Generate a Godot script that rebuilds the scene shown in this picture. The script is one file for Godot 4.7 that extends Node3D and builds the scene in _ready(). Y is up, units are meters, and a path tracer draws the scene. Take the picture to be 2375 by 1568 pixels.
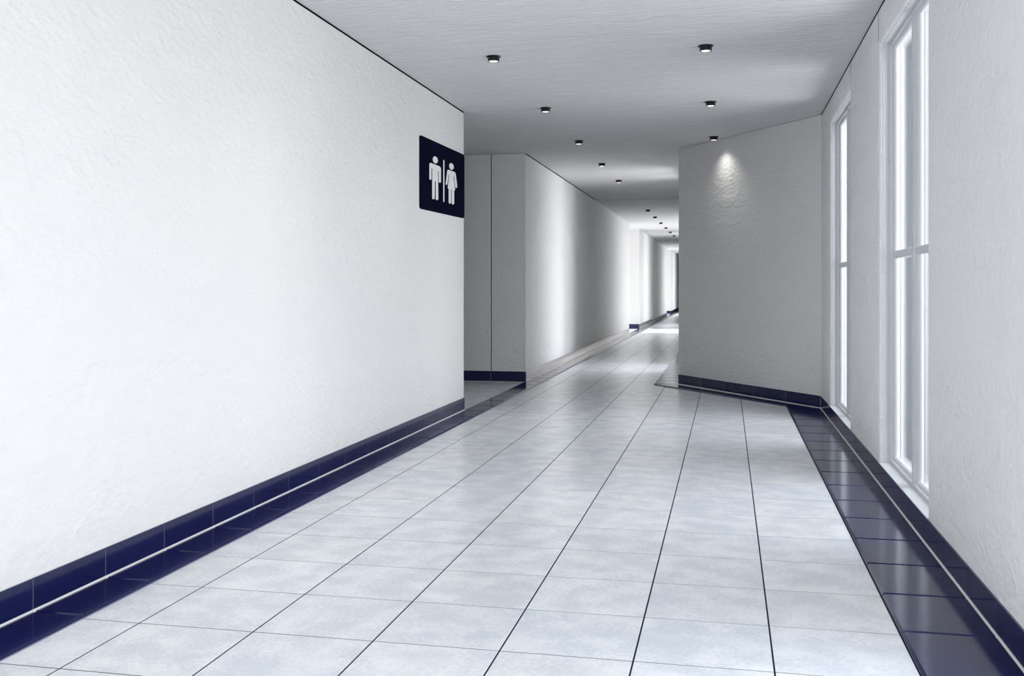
extends Node3D

# Corridor frame: X to the right, Y up, Z metres ahead along the corridor (Godot z = -Z).
const XL := -3.40          # face of the left-hand walls
const XR := 1.235          # face of the right-hand wall
const XN := -0.79          # face of the right-hand wall where the corridor narrows
const CEIL := 3.95
const TILE := 0.6
const GRID_X := -2.802     # one long joint of the floor grid
const GRID_Z := 5.0216     # one cross joint of the floor grid
const MODULE := 22.95      # the corridor repeats after this distance
const PASS_A := 12.88      # first side passage on the left: from ...
const PASS_B := 17.04      # ... to
const X_DEEP := -12.0      # outer ends of the side passages
const Z_BACK := -3.0       # end of the corridor behind the viewer
const Z_END := 81.5
const EYE := 1.63618
const THICK := 0.185       # thickness of the right-hand wall
const GAP := 0.016         # shadow gap between wall plaster and ceiling

var M := {}

# ------------------------------------------------------------------ helpers

func V(x: float, y: float, z: float) -> Vector3:
	return Vector3(x, y, -z)

func mb() -> SurfaceTool:
	var st := SurfaceTool.new()
	st.begin(Mesh.PRIMITIVE_TRIANGLES)
	return st

func tri(st: SurfaceTool, a: Vector3, b: Vector3, c: Vector3, na: Vector3, nb: Vector3, nc: Vector3) -> void:
	if (b - a).cross(c - a).dot(na + nb + nc) > 0.0:
		st.set_normal(na); st.add_vertex(a)
		st.set_normal(nc); st.add_vertex(c)
		st.set_normal(nb); st.add_vertex(b)
	else:
		st.set_normal(na); st.add_vertex(a)
		st.set_normal(nb); st.add_vertex(b)
		st.set_normal(nc); st.add_vertex(c)

func quad(st: SurfaceTool, a: Vector3, b: Vector3, c: Vector3, d: Vector3, n: Vector3) -> void:
	tri(st, a, b, c, n, n, n)
	tri(st, a, c, d, n, n, n)

# a box between two corners given as X, Y, Z ahead
func bx(st: SurfaceTool, x0: float, x1: float, y0: float, y1: float, z0: float, z1: float) -> void:
	quad(st, V(x0, y0, z0), V(x1, y0, z0), V(x1, y1, z0), V(x0, y1, z0), Vector3(0, 0, 1))
	quad(st, V(x0, y0, z1), V(x1, y0, z1), V(x1, y1, z1), V(x0, y1, z1), Vector3(0, 0, -1))
	quad(st, V(x0, y0, z0), V(x0, y1, z0), V(x0, y1, z1), V(x0, y0, z1), Vector3(-1, 0, 0))
	quad(st, V(x1, y0, z0), V(x1, y1, z0), V(x1, y1, z1), V(x1, y0, z1), Vector3(1, 0, 0))
	quad(st, V(x0, y1, z0), V(x1, y1, z0), V(x1, y1, z1), V(x0, y1, z1), Vector3(0, 1, 0))
	quad(st, V(x0, y0, z0), V(x1, y0, z0), V(x1, y0, z1), V(x0, y0, z1), Vector3(0, -1, 0))

# a prism: outline in 2D, put(p, t) gives the point, t from t0 to t1; edges flatter than 50 degrees are shaded round
func prism(st: SurfaceTool, outline: PackedVector2Array, put: Callable, t0: float, t1: float) -> void:
	var o := outline
	if Geometry2D.is_polygon_clockwise(o):
		o = outline.duplicate()
		o.reverse()
	var n := o.size()
	var o3: Vector3 = put.call(Vector2.ZERO, t0)
	var along: Vector3 = ((put.call(Vector2.ZERO, t1) as Vector3) - o3).normalized()
	var idx := Geometry2D.triangulate_polygon(o)
	for k in range(0, idx.size(), 3):
		for e in [[t0, -along], [t1, along]]:
			tri(st, put.call(o[idx[k]], e[0]), put.call(o[idx[k + 1]], e[0]), put.call(o[idx[k + 2]], e[0]), e[1], e[1], e[1])
	var en := []
	for k in n:
		var d := (o[(k + 1) % n] - o[k]).normalized()
		en.append(Vector2(d.y, -d.x))
	for k in n:
		var na: Vector2 = en[k]
		var nb: Vector2 = en[k]
		if na.dot(en[(k + n - 1) % n]) > 0.64: na = (na + en[(k + n - 1) % n]).normalized()
		if nb.dot(en[(k + 1) % n]) > 0.64: nb = (nb + en[(k + 1) % n]).normalized()
		var n3a: Vector3 = ((put.call(na, t0) as Vector3) - o3).normalized()
		var n3b: Vector3 = ((put.call(nb, t0) as Vector3) - o3).normalized()
		var a: Vector3 = put.call(o[k], t0)
		var b: Vector3 = put.call(o[(k + 1) % n], t0)
		var c: Vector3 = put.call(o[(k + 1) % n], t1)
		var d2: Vector3 = put.call(o[k], t1)
		tri(st, a, b, c, n3a, n3b, n3b)
		tri(st, a, c, d2, n3a, n3b, n3a)

func put_up(p: Vector2, t: float) -> Vector3: return V(p.x, t, p.y)       # outline in X, Z; t = height
func put_ahead(p: Vector2, t: float) -> Vector3: return V(p.x, p.y, t)    # outline in X, Y; t = Z
func put_across(p: Vector2, t: float) -> Vector3: return V(t, p.y, p.x)   # outline in Z, Y; t = X

func rounded(x0: float, x1: float, y0: float, y1: float, r: float, corners := 15, steps := 5) -> PackedVector2Array:
	# corners: bit 1 x0y0, 2 x1y0, 4 x1y1, 8 x0y1 are rounded
	var p := PackedVector2Array()
	var c := [[x0, y0, 1, 1, PI], [x1, y0, -1, 1, 1.5 * PI], [x1, y1, -1, -1, 0.0], [x0, y1, 1, -1, 0.5 * PI]]
	for k in 4:
		if corners & (1 << k):
			for s in steps + 1:
				var a: float = c[k][4] + 0.5 * PI * s / steps
				p.append(Vector2(c[k][0] + c[k][2] * r + cos(a) * r, c[k][1] + c[k][3] * r + sin(a) * r))
		else:
			p.append(Vector2(c[k][0], c[k][1]))
	return p

# a slab whose upper rim is chamfered; own axes: x right, y up, z; its foot at y = 0
func tile_shape(st: SurfaceTool, w: float, d: float, h: float, c: float, at := Vector3.ZERO, turn := Basis.IDENTITY) -> void:
	var ring := func(x: float, z: float, y: float) -> Array:
		return [at + turn * Vector3(-x, y, -z), at + turn * Vector3(x, y, -z), at + turn * Vector3(x, y, z), at + turn * Vector3(-x, y, z)]
	var a: Array = ring.call(w / 2, d / 2, 0.0)
	var b: Array = ring.call(w / 2, d / 2, h - c)
	var t: Array = ring.call(w / 2 - c, d / 2 - c, h)
	quad(st, t[0], t[1], t[2], t[3], turn * Vector3.UP)
	var out := [Vector3(0, 0, -1), Vector3(1, 0, 0), Vector3(0, 0, 1), Vector3(-1, 0, 0)]
	for k in 4:
		var j := (k + 1) % 4
		quad(st, a[k], a[j], b[j], b[k], turn * out[k])
		quad(st, b[k], b[j], t[j], t[k], turn * (out[k] + Vector3.UP).normalized())

func lathe(st: SurfaceTool, profile: Array, n := 40) -> void:
	for k in profile.size() - 1:
		var p: Vector2 = profile[k]
		var q: Vector2 = profile[k + 1]
		var d := (q - p).normalized()
		var nn := Vector2(d.y, -d.x)
		for s in n:
			var a := TAU * s / n
			var b := TAU * (s + 1) / n
			var ca := Vector3(cos(a), 0, sin(a))
			var cb := Vector3(cos(b), 0, sin(b))
			var na := (ca * nn.x + Vector3.UP * nn.y)
			var nb := (cb * nn.x + Vector3.UP * nn.y)
			var p0 := ca * p.x + Vector3.UP * p.y
			var p1 := cb * p.x + Vector3.UP * p.y
			var q0 := ca * q.x + Vector3.UP * q.y
			var q1 := cb * q.x + Vector3.UP * q.y
			if p.x > 0.0001: tri(st, p0, p1, q1, na, nb, nb)
			if q.x > 0.0001: tri(st, p0, q1, q0, na, nb, na)

func obj(called: String, st: SurfaceTool, m: Material, parent: Node = self) -> MeshInstance3D:
	return place(called, st.commit(), m, parent)

func place(called: String, mesh: Mesh, m: Material, parent: Node, at := Vector3.ZERO) -> MeshInstance3D:
	var o := MeshInstance3D.new()
	o.name = called
	o.mesh = mesh
	o.material_override = m
	o.position = at
	o.cast_shadow = GeometryInstance3D.SHADOW_CASTING_SETTING_ON
	parent.add_child(o, true)
	return o

func root_node(called: String) -> Node3D:
	var o := Node3D.new()
	o.name = called
	add_child(o, true)
	return o

func tag(o: Node, label: String, category: String, group := "", kind := "") -> void:
	o.set_meta("label", label)
	o.set_meta("category", category)
	if group: o.set_meta("group", group)
	if kind: o.set_meta("kind", kind)

func structure(o: Node, label: String, category: String) -> Node:
	tag(o, label, category, "", "structure")
	return o

# ------------------------------------------------------------------ materials

func noise(kind: int, freq: float, octaves: int, s: int, warp := 0.0) -> FastNoiseLite:
	var f := FastNoiseLite.new()
	f.noise_type = FastNoiseLite.TYPE_SIMPLEX_SMOOTH
	f.seed = s
	f.frequency = freq
	f.fractal_type = kind as FastNoiseLite.FractalType
	f.fractal_octaves = octaves
	if warp > 0.0:
		f.domain_warp_enabled = true
		f.domain_warp_amplitude = warp
		f.domain_warp_frequency = freq * 0.6
		f.domain_warp_fractal_octaves = 2
	return f

# height of trowelled plaster: fine grain, medium dabs and a few curved trowel ridges
func plaster_height(n: int, s: int) -> ImageTexture:
	var fine := noise(FastNoiseLite.FRACTAL_FBM, 0.045, 3, s).get_seamless_image(n, n).get_data()
	var broad := noise(FastNoiseLite.FRACTAL_FBM, 0.008, 4, s + 1, 30.0).get_seamless_image(n, n).get_data()
	var ridge := noise(FastNoiseLite.FRACTAL_RIDGED, 0.006, 2, s + 2, 60.0).get_seamless_image(n, n).get_data()
	var mask := noise(FastNoiseLite.FRACTAL_FBM, 0.005, 2, s + 3).get_seamless_image(n, n).get_data()
	var out := PackedByteArray()
	out.resize(n * n)
	for i in n * n:
		var r := clampf((ridge[i] / 255.0 - 0.74) * 4.0, 0.0, 1.0) * clampf((mask[i] / 255.0 - 0.45) * 4.0, 0.0, 1.0)
		out[i] = int(clampf(0.30 * fine[i] + 0.50 * broad[i] + 45.0 * r, 0.0, 255.0))
	return ImageTexture.create_from_image(Image.create_from_data(n, n, false, Image.FORMAT_L8, out))

func cloud_colour(n: int, s: int, low: Color, high: Color) -> ImageTexture:
	var a := noise(FastNoiseLite.FRACTAL_FBM, 0.009, 6, s, 20.0).get_seamless_image(n, n).get_data()
	var b := noise(FastNoiseLite.FRACTAL_FBM, 0.09, 4, s + 7).get_seamless_image(n, n).get_data()
	var out := PackedByteArray()
	out.resize(n * n * 3)
	for i in n * n:
		var t := clampf((a[i] / 255.0 * 0.58 + b[i] / 255.0 * 0.42 - 0.34) * 3.0, 0.0, 1.0)
		var c := low.lerp(high, t)
		out[i * 3] = c.r8
		out[i * 3 + 1] = c.g8
		out[i * 3 + 2] = c.b8
	return ImageTexture.create_from_image(Image.create_from_data(n, n, false, Image.FORMAT_RGB8, out))

func mat(called: String, colour: Color, rough: float, spec := 0.5) -> StandardMaterial3D:
	var m := StandardMaterial3D.new()
	m.resource_name = called
	m.albedo_color = colour
	m.roughness = rough
	m.metallic_specular = spec
	M[called] = m
	return m

func planes(m: StandardMaterial3D, scale: Vector3) -> void:
	m.uv1_triplanar = true
	m.uv1_world_triplanar = true
	m.uv1_scale = scale
	m.uv1_triplanar_sharpness = 6.0

func materials() -> void:
	var ph := plaster_height(1024, 11)
	var m := mat("wall_plaster", Color(0.915, 0.915, 0.915), 0.75, 0.3)
	planes(m, Vector3(0.22, 0.34, 0.22))
	m.heightmap_enabled = true; m.heightmap_texture = ph; m.heightmap_scale = 2.0
	m = mat("ceiling_plaster", Color(0.87, 0.87, 0.875), 0.85, 0.3)
	planes(m, Vector3(0.11, 0.42, 0.42))
	m.heightmap_enabled = true; m.heightmap_texture = ph; m.heightmap_scale = 3.0
	# glazed floor tiles, light grey with cloudy mottling: three firings
	var tx := cloud_colour(1024, 31, Color(0.845, 0.863, 0.885), Color(0.92, 0.93, 0.94))
	for k in 3:
		m = mat("floor_tile_%d" % k, [Color(1, 1, 1), Color(0.975, 0.98, 0.985), Color(0.985, 0.985, 0.98)][k], 0.24, 0.5)
		m.albedo_texture = tx
		planes(m, Vector3(0.34, 0.34, 0.34))
		m.uv1_offset = Vector3(0.31 * k, 0, 0.17 * k)
	mat("floor_grout", Color(0.11, 0.13, 0.18), 0.9, 0.2)
	for k in 2:
		m = mat("navy_tile_%d" % k, [Color(0.05, 0.078, 0.275), Color(0.056, 0.084, 0.285)][k], 0.13, 0.5)
	mat("navy_grout", Color(0.44, 0.45, 0.53), 0.8, 0.3)
	mat("white_bead", Color(0.88, 0.88, 0.87), 0.35, 0.5)
	m = mat("frame_paint", Color(0.82, 0.832, 0.845), 0.42, 0.5)
	mat("black_metal", Color(0.035, 0.035, 0.04), 0.32, 0.5)
	m = mat("lamp_lens", Color(0.9, 0.9, 0.9), 0.4, 0.5)
	m.emission_enabled = true; m.emission = Color(1.0, 0.985, 0.96); m.emission_energy_multiplier = 2.2
	mat("lamp_lens_off", Color(0.06, 0.06, 0.065), 0.3, 0.5)
	m = mat("window_glass", Color(0.35, 0.38, 0.40, 0.12), 0.02, 0.5)
	m.transparency = BaseMaterial3D.TRANSPARENCY_ALPHA
	mat("sign_navy", Color(0.035, 0.045, 0.135), 0.9, 0.12)
	mat("sign_white", Color(0.93, 0.93, 0.93), 0.8, 0.2)
	mat("shadow_profile", Color(0.10, 0.105, 0.11), 0.8, 0.2)
	mat("concrete", Color(0.33, 0.34, 0.36), 0.9, 0.2)

# ------------------------------------------------------------------ camera, sky, sun

func view() -> void:
	var f := 2335.93            # focal length in pixels of a 2375 x 1568 picture
	var cam := Camera3D.new()
	cam.name = "camera"
	cam.projection = Camera3D.PROJECTION_FRUSTUM
	cam.near = 0.05
	cam.far = 400.0
	cam.size = 2.0 * cam.near * 784.0 / f
	cam.frustum_offset = Vector2(0.0, -(784.0 - 666.48) / f * cam.near)
	cam.position = Vector3(0, EYE, 0)
	cam.rotation = Vector3(0, 0.2103855, 0)
	add_child(cam)
	cam.current = true
	var e := Environment.new()
	e.background_mode = Environment.BG_SKY
	var sm := ProceduralSkyMaterial.new()
	sm.sky_top_color = Color(0.89, 0.915, 0.955)
	sm.sky_horizon_color = Color(0.968, 0.962, 0.952)
	sm.sky_curve = 0.25
	sm.ground_horizon_color = Color(0.88, 0.88, 0.88)
	sm.ground_bottom_color = Color(0.84, 0.84, 0.84)
	sm.sky_energy_multiplier = 1.0
	sm.ground_energy_multiplier = 1.0
	sm.sun_angle_max = 0.5
	e.sky = Sky.new()
	e.sky.sky_material = sm
	e.background_energy_multiplier = 5.8
	e.tonemap_mode = Environment.TONE_MAPPER_LINEAR
	e.tonemap_exposure = 1.58
	e.sdfgi_enabled = true
	e.ssao_enabled = true
	e.ssil_enabled = true
	var we := WorldEnvironment.new()
	we.name = "environment"
	we.environment = e
	add_child(we)
	# low sun on the left of the building: it enters through the open side passages far ahead
	var sun := DirectionalLight3D.new()
	sun.name = "sun"
	sun.light_energy = 3.6
	sun.light_color = Color(1.0, 0.98, 0.95)
	sun.light_angular_distance = 0.6
	sun.shadow_enabled = true
	sun.sky_mode = DirectionalLight3D.SKY_MODE_LIGHT_ONLY
	add_child(sun)
	sun.look_at_from_position(Vector3.ZERO, V(1.0, -0.20, 0.05), Vector3.UP)

# ------------------------------------------------------------------ structure

func strip_end(k: int) -> float:
	return PASS_B + MODULE * k

func left_walls() -> void:
	var ends := [[Z_BACK, PASS_A], [PASS_B, PASS_A + MODULE], [PASS_B + MODULE, PASS_A + 2 * MODULE], [PASS_B + 2 * MODULE, Z_END]]
	var say := ["white trowelled plaster wall carrying the restroom sign", "white plaster wall section beyond the first side passage", "plaster wall section between the two sunlit side passages", "farthest sliver of plaster wall at the left end"]
	for k in 4:
		var z0: float = ends[k][0]
		var z1: float = ends[k][1]
		var w := root_node("wall_left")
		structure(w, say[k], "wall")
		var st := mb()
		var near_face := z0 if k != 1 else z0 + 0.018
		prism(st, rounded(X_DEEP, XL, near_face, z1, 0.012, 6), put_up, -0.05, CEIL - GAP)
		obj("plaster_face", st, M.wall_plaster, w)
		st = mb()
		bx(st, X_DEEP + 0.05, XL - 0.03, CEIL - GAP, CEIL + 0.02, near_face + 0.03, z1 - 0.03)
		bx(st, XL - 0.05, XL + 0.002, CEIL - 0.004, CEIL + 0.01, near_face + 0.03, z1 - 0.002)
		obj("shadow_gap", st, M.shadow_profile, w)
		if k == 1:
			# the end face towards the viewer: two plaster panels with an open joint
			st = mb()
			prism(st, rounded(X_DEEP, -4.016, z0, z0 + 0.02, 0.004, 2), put_up, -0.05, CEIL - 0.006)
			obj("plaster_panel", st, M.wall_plaster, w)
			st = mb()
			prism(st, rounded(-4.004, XL, z0, z0 + 0.02, 0.005, 3), put_up, -0.05, CEIL - 0.006)
			obj("plaster_panel", st, M.wall_plaster, w)
			st = mb()
			bx(st, -4.02, -4.0, -0.05, CEIL - GAP, z0 + 0.009, z0 + 0.0195)
			obj("joint_strip", st, M.shadow_profile, w)
	# the first passage is closed; the two far ones open to daylight under a lintel
	var c := root_node("wall_passage")
	structure(c, "plaster wall closing the first side passage on the left", "wall")
	var st2 := mb()
	bx(st2, X_DEEP - 0.2, X_DEEP, -0.05, CEIL + 0.02, PASS_A - 0.3, PASS_B + 0.3)
	obj("plaster_face", st2, M.wall_plaster, c)
	for k in [1, 2]:
		var l := root_node("wall_lintel")
		structure(l, ["", "lintel over the open end of the second side passage", "lintel over the open end of the third side passage"][k], "wall")
		st2 = mb()
		bx(st2, X_DEEP - 0.2, X_DEEP, 3.6, CEIL + 0.02, PASS_A + MODULE * k - 0.3, PASS_B + MODULE * k + 0.3)
		obj("plaster_face", st2, M.wall_plaster, l)

# a pier of the right-hand wall: jamb edges rounded towards the corridor
func pier(st: SurfaceTool, z0: float, z1: float, r0: bool, r1: bool, x := XR, y0 := -0.05, y1 := CEIL - GAP) -> void:
	prism(st, rounded(x, x + THICK, z0, z1, 0.028, (1 if r0 else 0) + (8 if r1 else 0)), put_up, y0, y1)

const SILL := 0.185
const HEAD := 3.66

func right_walls() -> void:
	var w := root_node("wall_right")
	structure(w, "bluish white plaster wall with two tall windows on the right", "wall")
	var st := mb()
	pier(st, 4.15, 6.74, true, true)
	pier(st, 8.82, 10.82, true, true)
	pier(st, 12.90, 14.25, true, false)
	for z in [6.74, 10.82]:
		bx(st, XR, XR + THICK, -0.05, SILL - 0.012, z - 0.05, z + 2.13)
		prism(st, rounded(XR, XR + THICK, HEAD, CEIL - GAP, 0.028, 1), put_ahead, z - 0.05, z + 2.13)
	pier(st, Z_BACK, 2.9, false, true)
	# head over the wide opening beside the viewer
	prism(st, rounded(XR, XR + THICK, 3.62, CEIL + 0.02, 0.028, 1), put_ahead, Z_BACK, 4.15)
	obj("plaster_face", st, M.wall_plaster, w)
	st = mb()
	bx(st, XR + 0.03, XR + THICK, CEIL - GAP, CEIL + 0.02, 4.15, 14.25)
	bx(st, XR - 0.001, XR + 0.05, CEIL - 0.004, CEIL + 0.01, 4.15, 14.25)
	obj("shadow_gap", st, M.shadow_profile, w)
	for k in 3:
		var dz := MODULE * k
		var say := ["grey angled plaster wall under the spotlight pool, narrowing the corridor", "angled plaster wall of the second bay hidden behind the first", "angled plaster wall of the third bay hidden far ahead"]
		var a := root_node("wall_angled")
		structure(a, say[k], "wall")
		st = mb()
		var poly := PackedVector2Array([Vector2(XR, 14.05 + dz), Vector2(XN, 17.04 + dz), Vector2(XN, 19.2 + dz), Vector2(XN + 0.28, 19.2 + dz), Vector2(XN + 0.28, 17.12 + dz), Vector2(XR + 0.28, 14.05 + dz)])
		prism(st, poly, put_up, -0.05, CEIL - 0.004)
		obj("plaster_face", st, M.wall_plaster, a)
		var b := root_node("wall_right")
		structure(b, ["right wall of the narrow corridor part behind the angled wall", "right wall of the second narrow corridor part", "right wall of the third narrow corridor part"][k], "wall")
		st = mb()
		bx(st, XN, XN + 0.28, -0.05, 0.02, 19.2 + dz, 22.0 + dz)
		bx(st, XN, XN + 0.28, 3.72, CEIL + 0.02, 19.2 + dz, 22.0 + dz)
		bx(st, XN, XN + 0.28, 0.02, 3.72, 19.2 + dz, 19.7 + dz)
		bx(st, XN, XN + 0.28, 0.02, 3.72, 21.55 + dz, 22.0 + dz)
		bx(st, XN, XN + 0.28, 0.02, 3.72, 20.4 + dz, 20.75 + dz)
		bx(st, XN, XN + 0.28, -0.05, CEIL + 0.02, 22.0 + dz, 26.5 + dz)
		bx(st, XN + 0.28, XR + 0.28, -0.05, CEIL + 0.02, 26.22 + dz, 26.5 + dz)
		bx(st, XN, XN + 0.28, CEIL - 0.004, CEIL + 0.02, 17.0 + dz, 19.2 + dz)
		if k < 2:
			bx(st, XR, XR + 0.28, -0.05, CEIL + 0.02, 26.4 + dz, 32.4 + dz)
			bx(st, XR, XR + 0.28, -0.05, 0.02, 32.4 + dz, 35.4 + dz)
			bx(st, XR, XR + 0.28, 0.02, 3.72, 32.4 + dz, 33.4 + dz)
			bx(st, XR, XR + 0.28, 0.02, 3.72, 34.9 + dz, 35.4 + dz)
			bx(st, XR, XR + 0.28, 0.02, 3.72, 34.05 + dz, 34.25 + dz)
			bx(st, XR, XR + 0.28, 3.72, CEIL + 0.02, 32.4 + dz, 35.4 + dz)
			bx(st, XR, XR + 0.28, -0.05, CEIL + 0.02, 35.4 + dz, 37.2 + dz)
		else:
			bx(st, XR, XR + 0.28, -0.05, CEIL + 0.02, 26.4 + dz, Z_END)
		obj("plaster_face", st, M.wall_plaster, b)
	var wing := root_node("wall_wing")
	structure(wing, "dark grey outside wall and paving beyond the tall windows", "wall")
	st = mb()
	bx(st, XR + 0.2, 7.0, -0.05, 6.2, 14.06, 17.0)
	bx(st, XR + 0.2, 3.4, -0.2, -0.05, 6.0, 14.06)
	for z in [5.9, 9.7]: bx(st, XR + THICK, 3.8, -0.05, 6.2, z, z + 0.35)
	obj("render_face", st, M.concrete, wing)
	var e := root_node("wall_end")
	structure(e, "far end wall of the corridor", "wall")
	st = mb()
	bx(st, X_DEEP - 0.2, 1.6, -0.05, CEIL + 0.02, Z_END, Z_END + 0.2)
	obj("plaster_face", st, M.wall_plaster, e)
	var bk := root_node("wall_back")
	structure(bk, "wall behind the viewer with a wide glazed opening", "wall")
	st = mb()
	bx(st, X_DEEP - 0.2, -1.8, -0.05, CEIL + 0.02, Z_BACK - 0.2, Z_BACK)
	bx(st, 0.6, 1.6, -0.05, CEIL + 0.02, Z_BACK - 0.2, Z_BACK)
	bx(st, -1.8, 0.6, 3.6, CEIL + 0.02, Z_BACK - 0.2, Z_BACK)
	bx(st, -1.8, 0.6, -0.05, 0.2, Z_BACK - 0.2, Z_BACK)
	obj("plaster_face", st, M.wall_plaster, bk)

func ceilings() -> void:
	var cuts := [Z_BACK - 0.2, 26.5, 26.5 + MODULE, 26.5 + 2 * MODULE, Z_END + 0.2]
	var c := root_node("ceiling")
	structure(c, "pale grey brushed plaster ceiling over the corridor", "ceiling")
	for k in 4:
		var st := mb()
		bx(st, X_DEEP - 0.2, XR + 0.28, CEIL - (0.02 if k else 0.0), CEIL + 0.1, cuts[k], cuts[k + 1])
		obj("ceiling_panel", st, M.ceiling_plaster, c)
	var r := mb()
	bx(r, X_DEEP - 0.2, XR + 0.28, CEIL + 0.1, CEIL + 0.35, Z_BACK - 0.2, Z_END + 0.2)
	obj("roof_slab", r, M.concrete, c)

# right-hand limit of the floor at distance z
func floor_limit(z: float) -> float:
	var m := fposmod(z - 3.55, MODULE) + 3.55
	if z < 3.55: m = z
	if m < 14.05: return XR
	if m < 17.04: return lerpf(XR, XN, (m - 14.05) / 2.99)
	return XN

func floors() -> void:
	var f := root_node("floor")
	structure(f, "glossy light grey square floor tiles with thin dark joints", "floor")
	var st := mb()
	bx(st, X_DEEP - 0.2, XR + 0.28, -0.25, -0.0012, Z_BACK - 0.2, Z_END + 0.2)
	obj("grout_bed", st, M.floor_grout, f)
	var size := TILE - 0.0075
	var ts := mb()
	tile_shape(ts, size, size, 0.012, 0.0006)
	var shape := ts.commit()
	var rest := mb()
	var j0 := -13
	var j1 := 127
	for j in range(j0, j1):
		var z := GRID_Z + TILE * (j + 0.5)
		var m := fposmod(z, MODULE)
		var passage := z > PASS_A - 0.3 and m > PASS_A - 0.1 and m < PASS_B + 0.1
		for i in range((-15 if z > 30.0 else -8) if passage else -1, 6):
			var x := GRID_X + TILE * (i + 0.5)
			if x - TILE / 2 > floor_limit(z - TILE / 2) - 0.02: continue
			if x < XL and (z - TILE / 2 < z - m + PASS_A - 0.5): continue
			var at := V(x, -0.012, z)
			if z > 2.0 and z < 22.6 and i >= -3:
				place("tile", shape, M["floor_tile_%d" % [posmod(i * 7 + j * 5 + (i * j) % 3, 3)]], f, at)
			else:
				tile_shape(rest, size, size, 0.012, 0.0006, at)
	var o := obj("far_tiles", rest, M.floor_tile_0, f)
	o.set_meta("kind", "stuff")

# tiles on a vertical face: from a to b (X, Z), facing n, joints at the given shares
func skirting(parent: Node, a: Vector2, b: Vector2, n: Vector2, cuts: Array, hgt := 0.181) -> void:
	var d := (b - a)
	var x_axis := Vector3(d.x, 0, -d.y).normalized()
	var out := Vector3(n.x, 0, -n.y)
	var turn := Basis(x_axis, out, x_axis.cross(out))
	for k in cuts.size() - 1:
		var p: Vector2 = a + d * ((cuts[k] + cuts[k + 1]) / 2.0)
		var w: float = d.length() * (cuts[k + 1] - cuts[k]) - 0.006
		var st := mb()
		tile_shape(st, w, hgt, 0.010, 0.0007, Vector3.ZERO, turn)
		place("skirting_tile", st.commit(), M["navy_tile_%d" % [k % 2]], parent, V(p.x, hgt / 2, p.y))
	var g := mb()
	var c0 := V(a.x, 0, a.y)
	var c1 := V(b.x, 0, b.y)
	var up := Vector3(0, hgt - 0.002, 0)
	var o2 := out * 0.0085
	quad(g, c0 + o2, c1 + o2, c1 + o2 + up, c0 + o2 + up, out)
	quad(g, c0 + up, c1 + up, c1 + o2 + up, c0 + o2 + up, Vector3.UP)
	quad(g, c0, c0 + o2, c0 + o2 + up, c0 + up, -x_axis)
	quad(g, c1, c1 + o2, c1 + o2 + up, c1 + up, x_axis)
	obj("joint_backing", g, M.navy_grout, parent)

# joints of a run that follows the floor grid
func grid_cuts(z0: float, z1: float) -> Array:
	var c := [0.0]
	var j := ceili((z0 + 0.02 - GRID_Z) / TILE)
	while GRID_Z + TILE * j < z1 - 0.02:
		c.append((GRID_Z + TILE * j - z0) / (z1 - z0))
		j += 1
	c.append(1.0)
	return c

func bead(called: String, a: Vector2, b: Vector2, n: Vector2, y := 0.018) -> void:
	# white cove bead in the corner of skirting and border tiles
	var d := (b - a)
	var ahead := Vector3(d.x, 0, -d.y).normalized()
	var out := Vector3(n.x, 0, -n.y)
	var base := V(a.x, y, a.y) + out * 0.009
	var st := mb()
	var r := 0.0095
	var poly := PackedVector2Array([Vector2(-0.004, -0.006), Vector2(r, -0.006), Vector2(r, 0.002), Vector2(r * 0.62, r * 0.45), Vector2(0.002, r), Vector2(-0.004, r)])
	prism(st, poly, func(p: Vector2, t: float) -> Vector3: return base + out * p.x + Vector3.UP * p.y + ahead * t, 0.0, d.length())
	var o := obj(called, st, M.white_bead)
	structure(o, "", "trim")

# flat border tiles on the floor: quads of X, Z corners
func border_tile(parent: Node, q: Array, k: int) -> void:
	var st := mb()
	var h := 0.018
	var c := 0.012
	var mid: Vector2 = (q[0] + q[1] + q[2] + q[3]) / 4.0
	var foot := []
	var shoulder := []
	var top := []
	for i in 4:
		var p: Vector2 = q[i]
		var inw := Vector2.ZERO
		for s in [1, 3]:
			inw += ((q[(i + s) % 4] as Vector2) - p).normalized()
		var a := p + inw * 0.0022
		var t := p + inw * (0.0022 + c)
		foot.append(V(a.x, -0.003, a.y)); shoulder.append(V(a.x, h - c * 0.9, a.y)); top.append(V(t.x, h, t.y))
	quad(st, top[0], top[1], top[2], top[3], Vector3.UP)
	for i in 4:
		var j := (i + 1) % 4
		var e: Vector3 = (foot[j] - foot[i]).normalized()
		var n := e.cross(Vector3.UP)
		if n.dot((foot[i] + foot[j]) / 2.0 - V(mid.x, 0, mid.y)) < 0: n = -n
		quad(st, foot[i], foot[j], shoulder[j], shoulder[i], n)
		quad(st, shoulder[i], shoulder[j], top[j], top[i], (n + Vector3.UP).normalized())
	place("border_tile", st.commit(), M["navy_tile_%d" % [k % 2]], parent, Vector3.ZERO)

func border_run(parent: Node, x0: float, x1: float, z0: float, z1: float, last_single: float) -> void:
	var c := grid_cuts(z0, z1)
	var rest := mb()
	var any := false
	for k in c.size() - 1:
		var a := lerpf(z0, z1, c[k])
		var b := lerpf(z0, z1, c[k + 1])
		if a < last_single:
			border_tile(parent, [Vector2(x0, a), Vector2(x1, a), Vector2(x1, b), Vector2(x0, b)], k)
		else:
			tile_shape(rest, absf(x1 - x0) - 0.004, b - a - 0.005, 0.021, 0.006, V((x0 + x1) / 2, -0.003, (a + b) / 2))
			any = true
	if any:
		obj("far_border_tiles", rest, M.navy_tile_0, parent).set_meta("kind", "stuff")
	var g := mb()
	bx(g, x0 + 0.002, x1 - 0.002, -0.003, 0.006, z0, z1)
	obj("joint_backing", g, M.navy_grout, parent)

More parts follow.
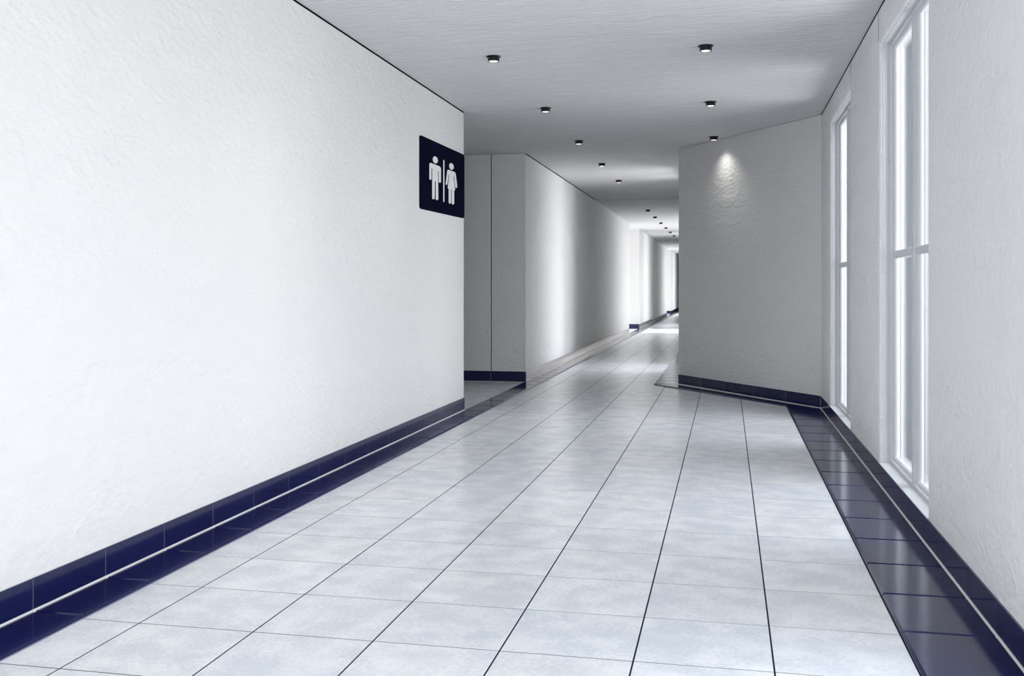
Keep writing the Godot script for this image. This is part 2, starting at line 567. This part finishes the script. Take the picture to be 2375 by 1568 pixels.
func skirtings() -> void:
	var zs := -1.0
	# left-hand walls
	var b := root_node("baseboard_left")
	structure(b, "navy blue glazed skirting tiles along the sign wall", "baseboard")
	skirting(b, Vector2(XL, zs), Vector2(XL, PASS_A), Vector2(1, 0), grid_cuts(zs, PASS_A))
	var b2 := root_node("baseboard_left")
	structure(b2, "navy skirting tiles along the second left wall section", "baseboard")
	skirting(b2, Vector2(XL, PASS_B), Vector2(XL, PASS_A + MODULE), Vector2(1, 0), grid_cuts(PASS_B, PASS_A + MODULE))
	var b3 := root_node("baseboard_left")
	structure(b3, "navy skirting tiles along the third left wall section", "baseboard")
	skirting(b3, Vector2(XL, PASS_B + MODULE), Vector2(XL, PASS_A + 2 * MODULE), Vector2(1, 0), [0.0, 0.25, 0.5, 0.75, 1.0])
	var b4 := root_node("baseboard_left")
	structure(b4, "navy skirting tiles on the farthest left wall sliver", "baseboard")
	skirting(b4, Vector2(XL, PASS_B + 2 * MODULE), Vector2(XL, Z_END), Vector2(1, 0), [0.0, 0.5, 1.0])
	# end faces in the side passages
	for k in 3:
		var p := root_node("baseboard_passage")
		structure(p, ["black looking skirting tiles at the back of the first side passage", "navy skirting tile under the sunlit face of the second passage", "tiny navy skirting tile under the face of the third passage"][k], "baseboard")
		var z := PASS_B + MODULE * k
		skirting(p, Vector2(X_DEEP, z), Vector2(XL, z), Vector2(0, -1), [0.0, 0.28, 0.56, 0.79, 7.99 / 8.6, 1.0])
	# right-hand wall
	var r := root_node("baseboard_right")
	structure(r, "navy skirting tiles below the tall windows on the right", "baseboard")
	skirting(r, Vector2(XR, 4.17), Vector2(XR, 14.03), Vector2(-1, 0), grid_cuts(4.17, 14.03))
	var nn := Vector2(-0.828, -0.561)
	var a := root_node("baseboard_angled")
	structure(a, "dark navy skirting tiles at the foot of the angled wall", "baseboard")
	skirting(a, Vector2(XR, 14.05), Vector2(XN, 17.04), nn, [0.004, 0.21, 0.417, 0.509, 0.627, 0.806, 1.0])
	var n := root_node("baseboard_narrow")
	structure(n, "navy skirting tiles hidden behind the angled wall corner", "baseboard")
	skirting(n, Vector2(XN, 17.05), Vector2(XN, 26.5), Vector2(-1, 0), grid_cuts(17.05, 26.5))
	# border tiles on the floor
	var t := root_node("trim_1")
	structure(t, "navy glazed floor border running along the left walls", "floor border")
	border_run(t, XL + 0.002, -3.105, zs, Z_END, 26.0)
	t = root_node("trim_2")
	structure(t, "wide dark navy floor border along the right wall", "floor border")
	border_run(t, 0.80, XR - 0.002, 1.0, 14.02, 30.0)
	t = root_node("trim_3")
	structure(t, "narrow navy floor border at the foot of the angled wall", "floor border")
	var w0 := Vector2(XR, 14.05)
	var w1 := Vector2(XN, 17.04)
	var s0 := Vector2(0.80, 14.30)
	var s1 := Vector2(-1.2, 17.0)
	var cuts := [0.0, 0.21, 0.417, 0.509, 0.627, 0.806, 1.0]
	for k in 6:
		border_tile(t, [w0.lerp(w1, cuts[k]), w0.lerp(w1, cuts[k + 1]), s0.lerp(s1, cuts[k + 1]), s0.lerp(s1, cuts[k])], k)
	border_tile(t, [Vector2(0.80, 14.02), Vector2(XR, 14.02), Vector2(XR, 14.05), Vector2(0.80, 14.30)], 0)
	t = root_node("trim_4")
	structure(t, "pale reflecting floor border beyond the angled wall corner", "floor border")
	border_run(t, -1.2, XN - 0.002, 17.02, 26.5, 30.0)
	# white cove beads between skirting and border
	bead("trim_5", Vector2(XL, zs), Vector2(XL, PASS_A), Vector2(1, 0))
	get_node("trim_5").set_meta("label", "thin white bead above the floor border of the sign wall")
	bead("trim_6", Vector2(XL, PASS_B), Vector2(XL, PASS_A + MODULE), Vector2(1, 0))
	get_node("trim_6").set_meta("label", "thin white bead along the second left wall section")
	bead("trim_7", Vector2(XL, PASS_B + MODULE), Vector2(XL, PASS_A + 2 * MODULE), Vector2(1, 0))
	get_node("trim_7").set_meta("label", "thin white bead along the third left wall section")
	bead("trim_8", Vector2(XR, 4.17), Vector2(XR, 14.03), Vector2(-1, 0))
	get_node("trim_8").set_meta("label", "thin white bead between right skirting and wide border")
	bead("trim_9", w0, w1, nn)
	get_node("trim_9").set_meta("label", "thin white bead along the foot of the angled wall")
	bead("trim_10", Vector2(-4.6, PASS_B), Vector2(XL, PASS_B), Vector2(0, -1), -0.002)
	get_node("trim_10").set_meta("label", "thin pale bead under the skirting of the first side passage")

# a tall window in the right-hand wall between z0 and z1
func window(called: String, z0: float, z1: float, label: String) -> void:
	var w := root_node(called)
	structure(w, label, "window")
	var xa := XR + 0.085
	var xb := XR + 0.175
	var xm := (xa + xb) / 2
	var r := 0.027
	var flat := 0.028
	# outline of a frame member in (X, inward): flat back, half-round nose towards the pane
	var nose := func(side: float) -> PackedVector2Array:
		var p := PackedVector2Array([Vector2(xa, 0), Vector2(xa, side * flat)])
		for k in 13:
			var t := PI * k / 12.0
			p.append(Vector2(xm - cos(t) * r, side * (flat + sin(t) * r)))
		p.append(Vector2(xb, side * flat))
		p.append(Vector2(xb, 0))
		return p
	var shifted := func(p: PackedVector2Array, d: float) -> PackedVector2Array:
		var q := PackedVector2Array()
		for v in p: q.append(v + Vector2(0, d))
		return q
	var st := mb()
	prism(st, shifted.call(nose.call(1.0), z0), put_up, SILL, HEAD)
	obj("stile", st, M.frame_paint, w)
	st = mb()
	prism(st, shifted.call(nose.call(-1.0), z1), put_up, SILL, HEAD)
	obj("stile", st, M.frame_paint, w)
	var zm := (z0 + z1) / 2
	st = mb()
	var both := PackedVector2Array([Vector2(xa, -flat), Vector2(xa, flat)])
	for k in 13:
		var t := PI * k / 12.0
		both.append(Vector2(xm - cos(t) * r, flat + sin(t) * r))
	both.append(Vector2(xb, flat)); both.append(Vector2(xb, -flat))
	for k in 13:
		var t := PI * k / 12.0
		both.append(Vector2(xm + cos(t) * r, -flat - sin(t) * r))
	prism(st, shifted.call(both, zm), put_up, SILL, HEAD)
	obj("mullion", st, M.frame_paint, w)
	for bay in [[z0 + flat, zm - flat], [zm + flat, z1 - flat]]:
		st = mb()
		prism(st, shifted.call(nose.call(-1.0), HEAD), put_ahead, bay[0], bay[1])
		obj("top_rail", st, M.frame_paint, w)
		st = mb()
		prism(st, shifted.call(nose.call(1.0), SILL), put_ahead, bay[0], bay[1])
		obj("bottom_rail", st, M.frame_paint, w)
		st = mb()
		prism(st, rounded(xm - 0.032, xm + 0.032, 1.875, 1.938, 0.028), put_ahead, bay[0], bay[1])
		obj("transom", st, M.frame_paint, w)
		for y in [[SILL + flat, 1.88], [1.93, HEAD - flat]]:
			st = mb()
			bx(st, xb - 0.012, xb - 0.007, y[0], y[1], bay[0], bay[1])
			obj("glass_pane", st, M.window_glass, w)
	# lining of the recess behind and in front of the frame, and the white sill board
	st = mb()
	prism(st, rounded(XR - 0.006, XR + THICK, SILL - 0.012, SILL, 0.004, 9), put_ahead, z0 - 0.004, z1 + 0.004)
	obj("sill_board", st, M.frame_paint, w)
	for z in [[z0 - 0.001, z0 + 0.004], [z1 - 0.004, z1 + 0.001]]:
		st = mb()
		bx(st, XR + 0.03, XR + THICK - 0.002, SILL, HEAD, z[0], z[1])
		obj("jamb_lining", st, M.frame_paint, w)
	st = mb()
	bx(st, XR + 0.03, XR + THICK - 0.002, HEAD - 0.004, HEAD + 0.001, z0 + 0.004, z1 - 0.004)
	obj("head_lining", st, M.frame_paint, w)

# ------------------------------------------------------------------ things

var lamp_meshes := {}

func lamp(x: float, z: float, label: String, lit: float) -> void:
	if lamp_meshes.is_empty():
		var st := mb()
		lathe(st, [Vector2(0, 0), Vector2(0.072, 0), Vector2(0.074, -0.003), Vector2(0.072, -0.009), Vector2(0.056, -0.011), Vector2(0, -0.011)])
		lamp_meshes.flange = st.commit()
		st = mb()
		lathe(st, [Vector2(0.056, -0.010), Vector2(0.0575, -0.014), Vector2(0.0575, -0.046), Vector2(0.0555, -0.052), Vector2(0.049, -0.052), Vector2(0.045, -0.046), Vector2(0.044, -0.030)])
		lamp_meshes.housing = st.commit()
		st = mb()
		lathe(st, [Vector2(0.0450, -0.045), Vector2(0.043, -0.050), Vector2(0.030, -0.0535), Vector2(0.0, -0.0545)])
		lamp_meshes.lens = st.commit()
		st = mb()
		lathe(st, [Vector2(0, 0.004), Vector2(0.004, 0.003), Vector2(0.005, 0.0), Vector2(0.004, -0.003), Vector2(0, -0.004)], 10)
		lamp_meshes.screw = st.commit()
	var l := root_node("ceiling_spotlight")
	l.position = V(x, CEIL - (0.02 if z > 26.5 else 0.0), z)
	tag(l, label, "spotlight", "black ceiling spotlights in rows")
	place("flange", lamp_meshes.flange, M.black_metal, l)
	place("housing", lamp_meshes.housing, M.black_metal, l)
	place("lens", lamp_meshes.lens, M.lamp_lens if lit > 0.0 else M.lamp_lens_off, l)
	if z < 14.0: place("screw", lamp_meshes.screw, M.frame_paint, l, Vector3(0.062, -0.012, 0.02))
	if lit <= 0.0: return
	var s := SpotLight3D.new()
	s.name = "spot_glow"
	s.position = Vector3(0, -0.062, 0)
	s.rotation_degrees = Vector3(-90, 0, 0)
	s.light_energy = lit
	s.light_color = Color(1.0, 0.985, 0.96)
	s.spot_angle = 58.0
	s.spot_angle_attenuation = 1.0
	s.spot_range = 12.0
	s.spot_attenuation = 2.0
	s.light_size = 0.06
	s.shadow_enabled = true
	l.add_child(s)

func lamps() -> void:
	var left := [
		[6.85, "black ceiling spotlight of the left row, just above the picture's top edge"],
		[9.83, "nearest visible black ceiling spotlight of the left row"],
		[12.79, "second visible ceiling spotlight of the left row, level with the restroom sign's wall end"],
		[15.77, "third visible ceiling spotlight of the left row, above the side passage"],
		[18.75, "fourth visible ceiling spotlight of the left row"],
		[21.75, "fifth visible ceiling spotlight of the left row, before the ceiling joint"],
		[29.95, "first tiny black spotlight beyond the ceiling joint"],
		[32.93, "second tiny black spotlight beyond the ceiling joint"],
		[35.95, "third tiny black spotlight beyond the ceiling joint"],
		[38.95, "fourth tiny black spotlight beyond the ceiling joint"],
		[42.0, "fifth tiny black spotlight beyond the ceiling joint"],
		[45.0, "sixth and farthest tiny black spotlight beside the grey angled wall"]]
	for a in left: lamp(-2.288, a[0], a[1], 0.42 if a[0] < 26.0 else 0.0)
	var right := [
		[6.85, "black ceiling spotlight of the right row, just above the picture's top edge"],
		[9.82, "nearest visible black ceiling spotlight of the right row, largest in the picture"],
		[12.80, "middle black ceiling spotlight of the right row"],
		[15.78, "black ceiling spotlight casting a bright pool on the angled wall"]]
	for a in right: lamp(-0.20, a[0], a[1], 0.42)

func sign_plate() -> void:
	var s := root_node("restroom_sign")
	s.position = V(XL, 0, 0)
	tag(s, "dark navy restroom sign with white man and woman pictograms on left wall", "sign")
	var flat := func(p: Vector2, t: float) -> Vector3: return V(t, p.y, p.x)
	var add := func(called: String, pts: Array, m: Material, t0: float, t1: float, label: String) -> void:
		var st := mb()
		prism(st, PackedVector2Array(pts), flat, t0, t1)
		var o := obj(called, st, m, s)
		if label: o.set_meta("label", label)
	add.call("sign_panel", [Vector2(10.902, 3.335), Vector2(10.912, 3.348), Vector2(10.940, 3.357), Vector2(10.970, 3.360), Vector2(12.767, 3.383), Vector2(12.835, 3.381), Vector2(12.876, 3.363), Vector2(12.876, 2.573), Vector2(12.852, 2.554), Vector2(12.801, 2.545), Vector2(10.978, 2.527), Vector2(10.927, 2.532), Vector2(10.902, 2.547)], M.sign_navy, 0.0, 0.008, "dark navy panel with rounded corners")
	add.call("divider_line", [Vector2(11.857, 3.186), Vector2(11.869, 3.194), Vector2(11.895, 3.197), Vector2(11.910, 3.191), Vector2(11.910, 2.689), Vector2(11.898, 2.681), Vector2(11.869, 2.679), Vector2(11.857, 2.686)], M.sign_white, 0.008, 0.0095, "white dividing line")
	add.call("man_figure", [Vector2(11.270, 3.074), Vector2(11.291, 3.086), Vector2(11.329, 3.094), Vector2(11.687, 3.096), Vector2(11.738, 3.090), Vector2(11.761, 3.075), Vector2(11.761, 2.916), Vector2(11.744, 2.903), Vector2(11.710, 2.898), Vector2(11.676, 2.898), Vector2(11.662, 2.905), Vector2(11.662, 3.033), Vector2(11.647, 3.036), Vector2(11.633, 3.030), Vector2(11.645, 2.700), Vector2(11.625, 2.685), Vector2(11.588, 2.678), Vector2(11.549, 2.678), Vector2(11.533, 2.687), Vector2(11.530, 2.897), Vector2(11.513, 2.900), Vector2(11.497, 2.895), Vector2(11.491, 2.693), Vector2(11.472, 2.681), Vector2(11.437, 2.675), Vector2(11.401, 2.677), Vector2(11.385, 2.685), Vector2(11.385, 3.031), Vector2(11.372, 3.035), Vector2(11.355, 3.030), Vector2(11.355, 2.910), Vector2(11.342, 2.898), Vector2(11.315, 2.892), Vector2(11.286, 2.893), Vector2(11.270, 2.903)], M.sign_white, 0.008, 0.0095, "white body of the man pictogram")
	add.call("woman_figure", [Vector2(12.037, 3.084), Vector2(12.055, 3.095), Vector2(12.086, 3.101), Vector2(12.361, 3.105), Vector2(12.414, 3.100), Vector2(12.440, 3.083), Vector2(12.514, 2.930), Vector2(12.501, 2.916), Vector2(12.466, 2.907), Vector2(12.434, 2.908), Vector2(12.414, 2.918), Vector2(12.361, 3.043), Vector2(12.345, 3.047), Vector2(12.332, 3.039), Vector2(12.411, 2.875), Vector2(12.395, 2.870), Vector2(12.364, 2.872), Vector2(12.364, 2.703), Vector2(12.345, 2.690), Vector2(12.307, 2.683), Vector2(12.267, 2.684), Vector2(12.248, 2.694), Vector2(12.245, 2.865), Vector2(12.229, 2.870), Vector2(12.214, 2.864), Vector2(12.214, 2.702), Vector2(12.195, 2.689), Vector2(12.159, 2.682), Vector2(12.122, 2.684), Vector2(12.104, 2.694), Vector2(12.101, 2.864), Vector2(12.067, 2.864), Vector2(12.058, 2.872), Vector2(12.122, 3.036), Vector2(12.110, 3.041), Vector2(12.098, 3.035), Vector2(12.043, 2.917), Vector2(12.025, 2.905), Vector2(11.998, 2.900), Vector2(11.972, 2.902), Vector2(11.963, 2.914)], M.sign_white, 0.008, 0.0095, "white body of the woman pictogram in a skirt")
	for h in [[11.517, 3.151, 0.108, "white head of the man pictogram"], [12.233, 3.1575, 0.1115, "white head of the woman pictogram"]]:
		var pts := []
		for k in 28:
			var a := TAU * k / 28.0
			pts.append(Vector2(h[0] + h[2] * cos(a), h[1] + 0.042 * sin(a) + 0.0125 * cos(a) * 0.4))
		add.call("pictogram_head", pts, M.sign_white, 0.008, 0.0095, h[3])

func _ready() -> void:
	view()
	materials()
	floors()
	left_walls()
	right_walls()
	ceilings()
	skirtings()
	window("window_1", 6.74, 8.82, "nearer tall white framed window in the right wall")
	window("window_2", 10.82, 12.90, "farther tall white framed window beside the angled wall")
	sign_plate()
	lamps()
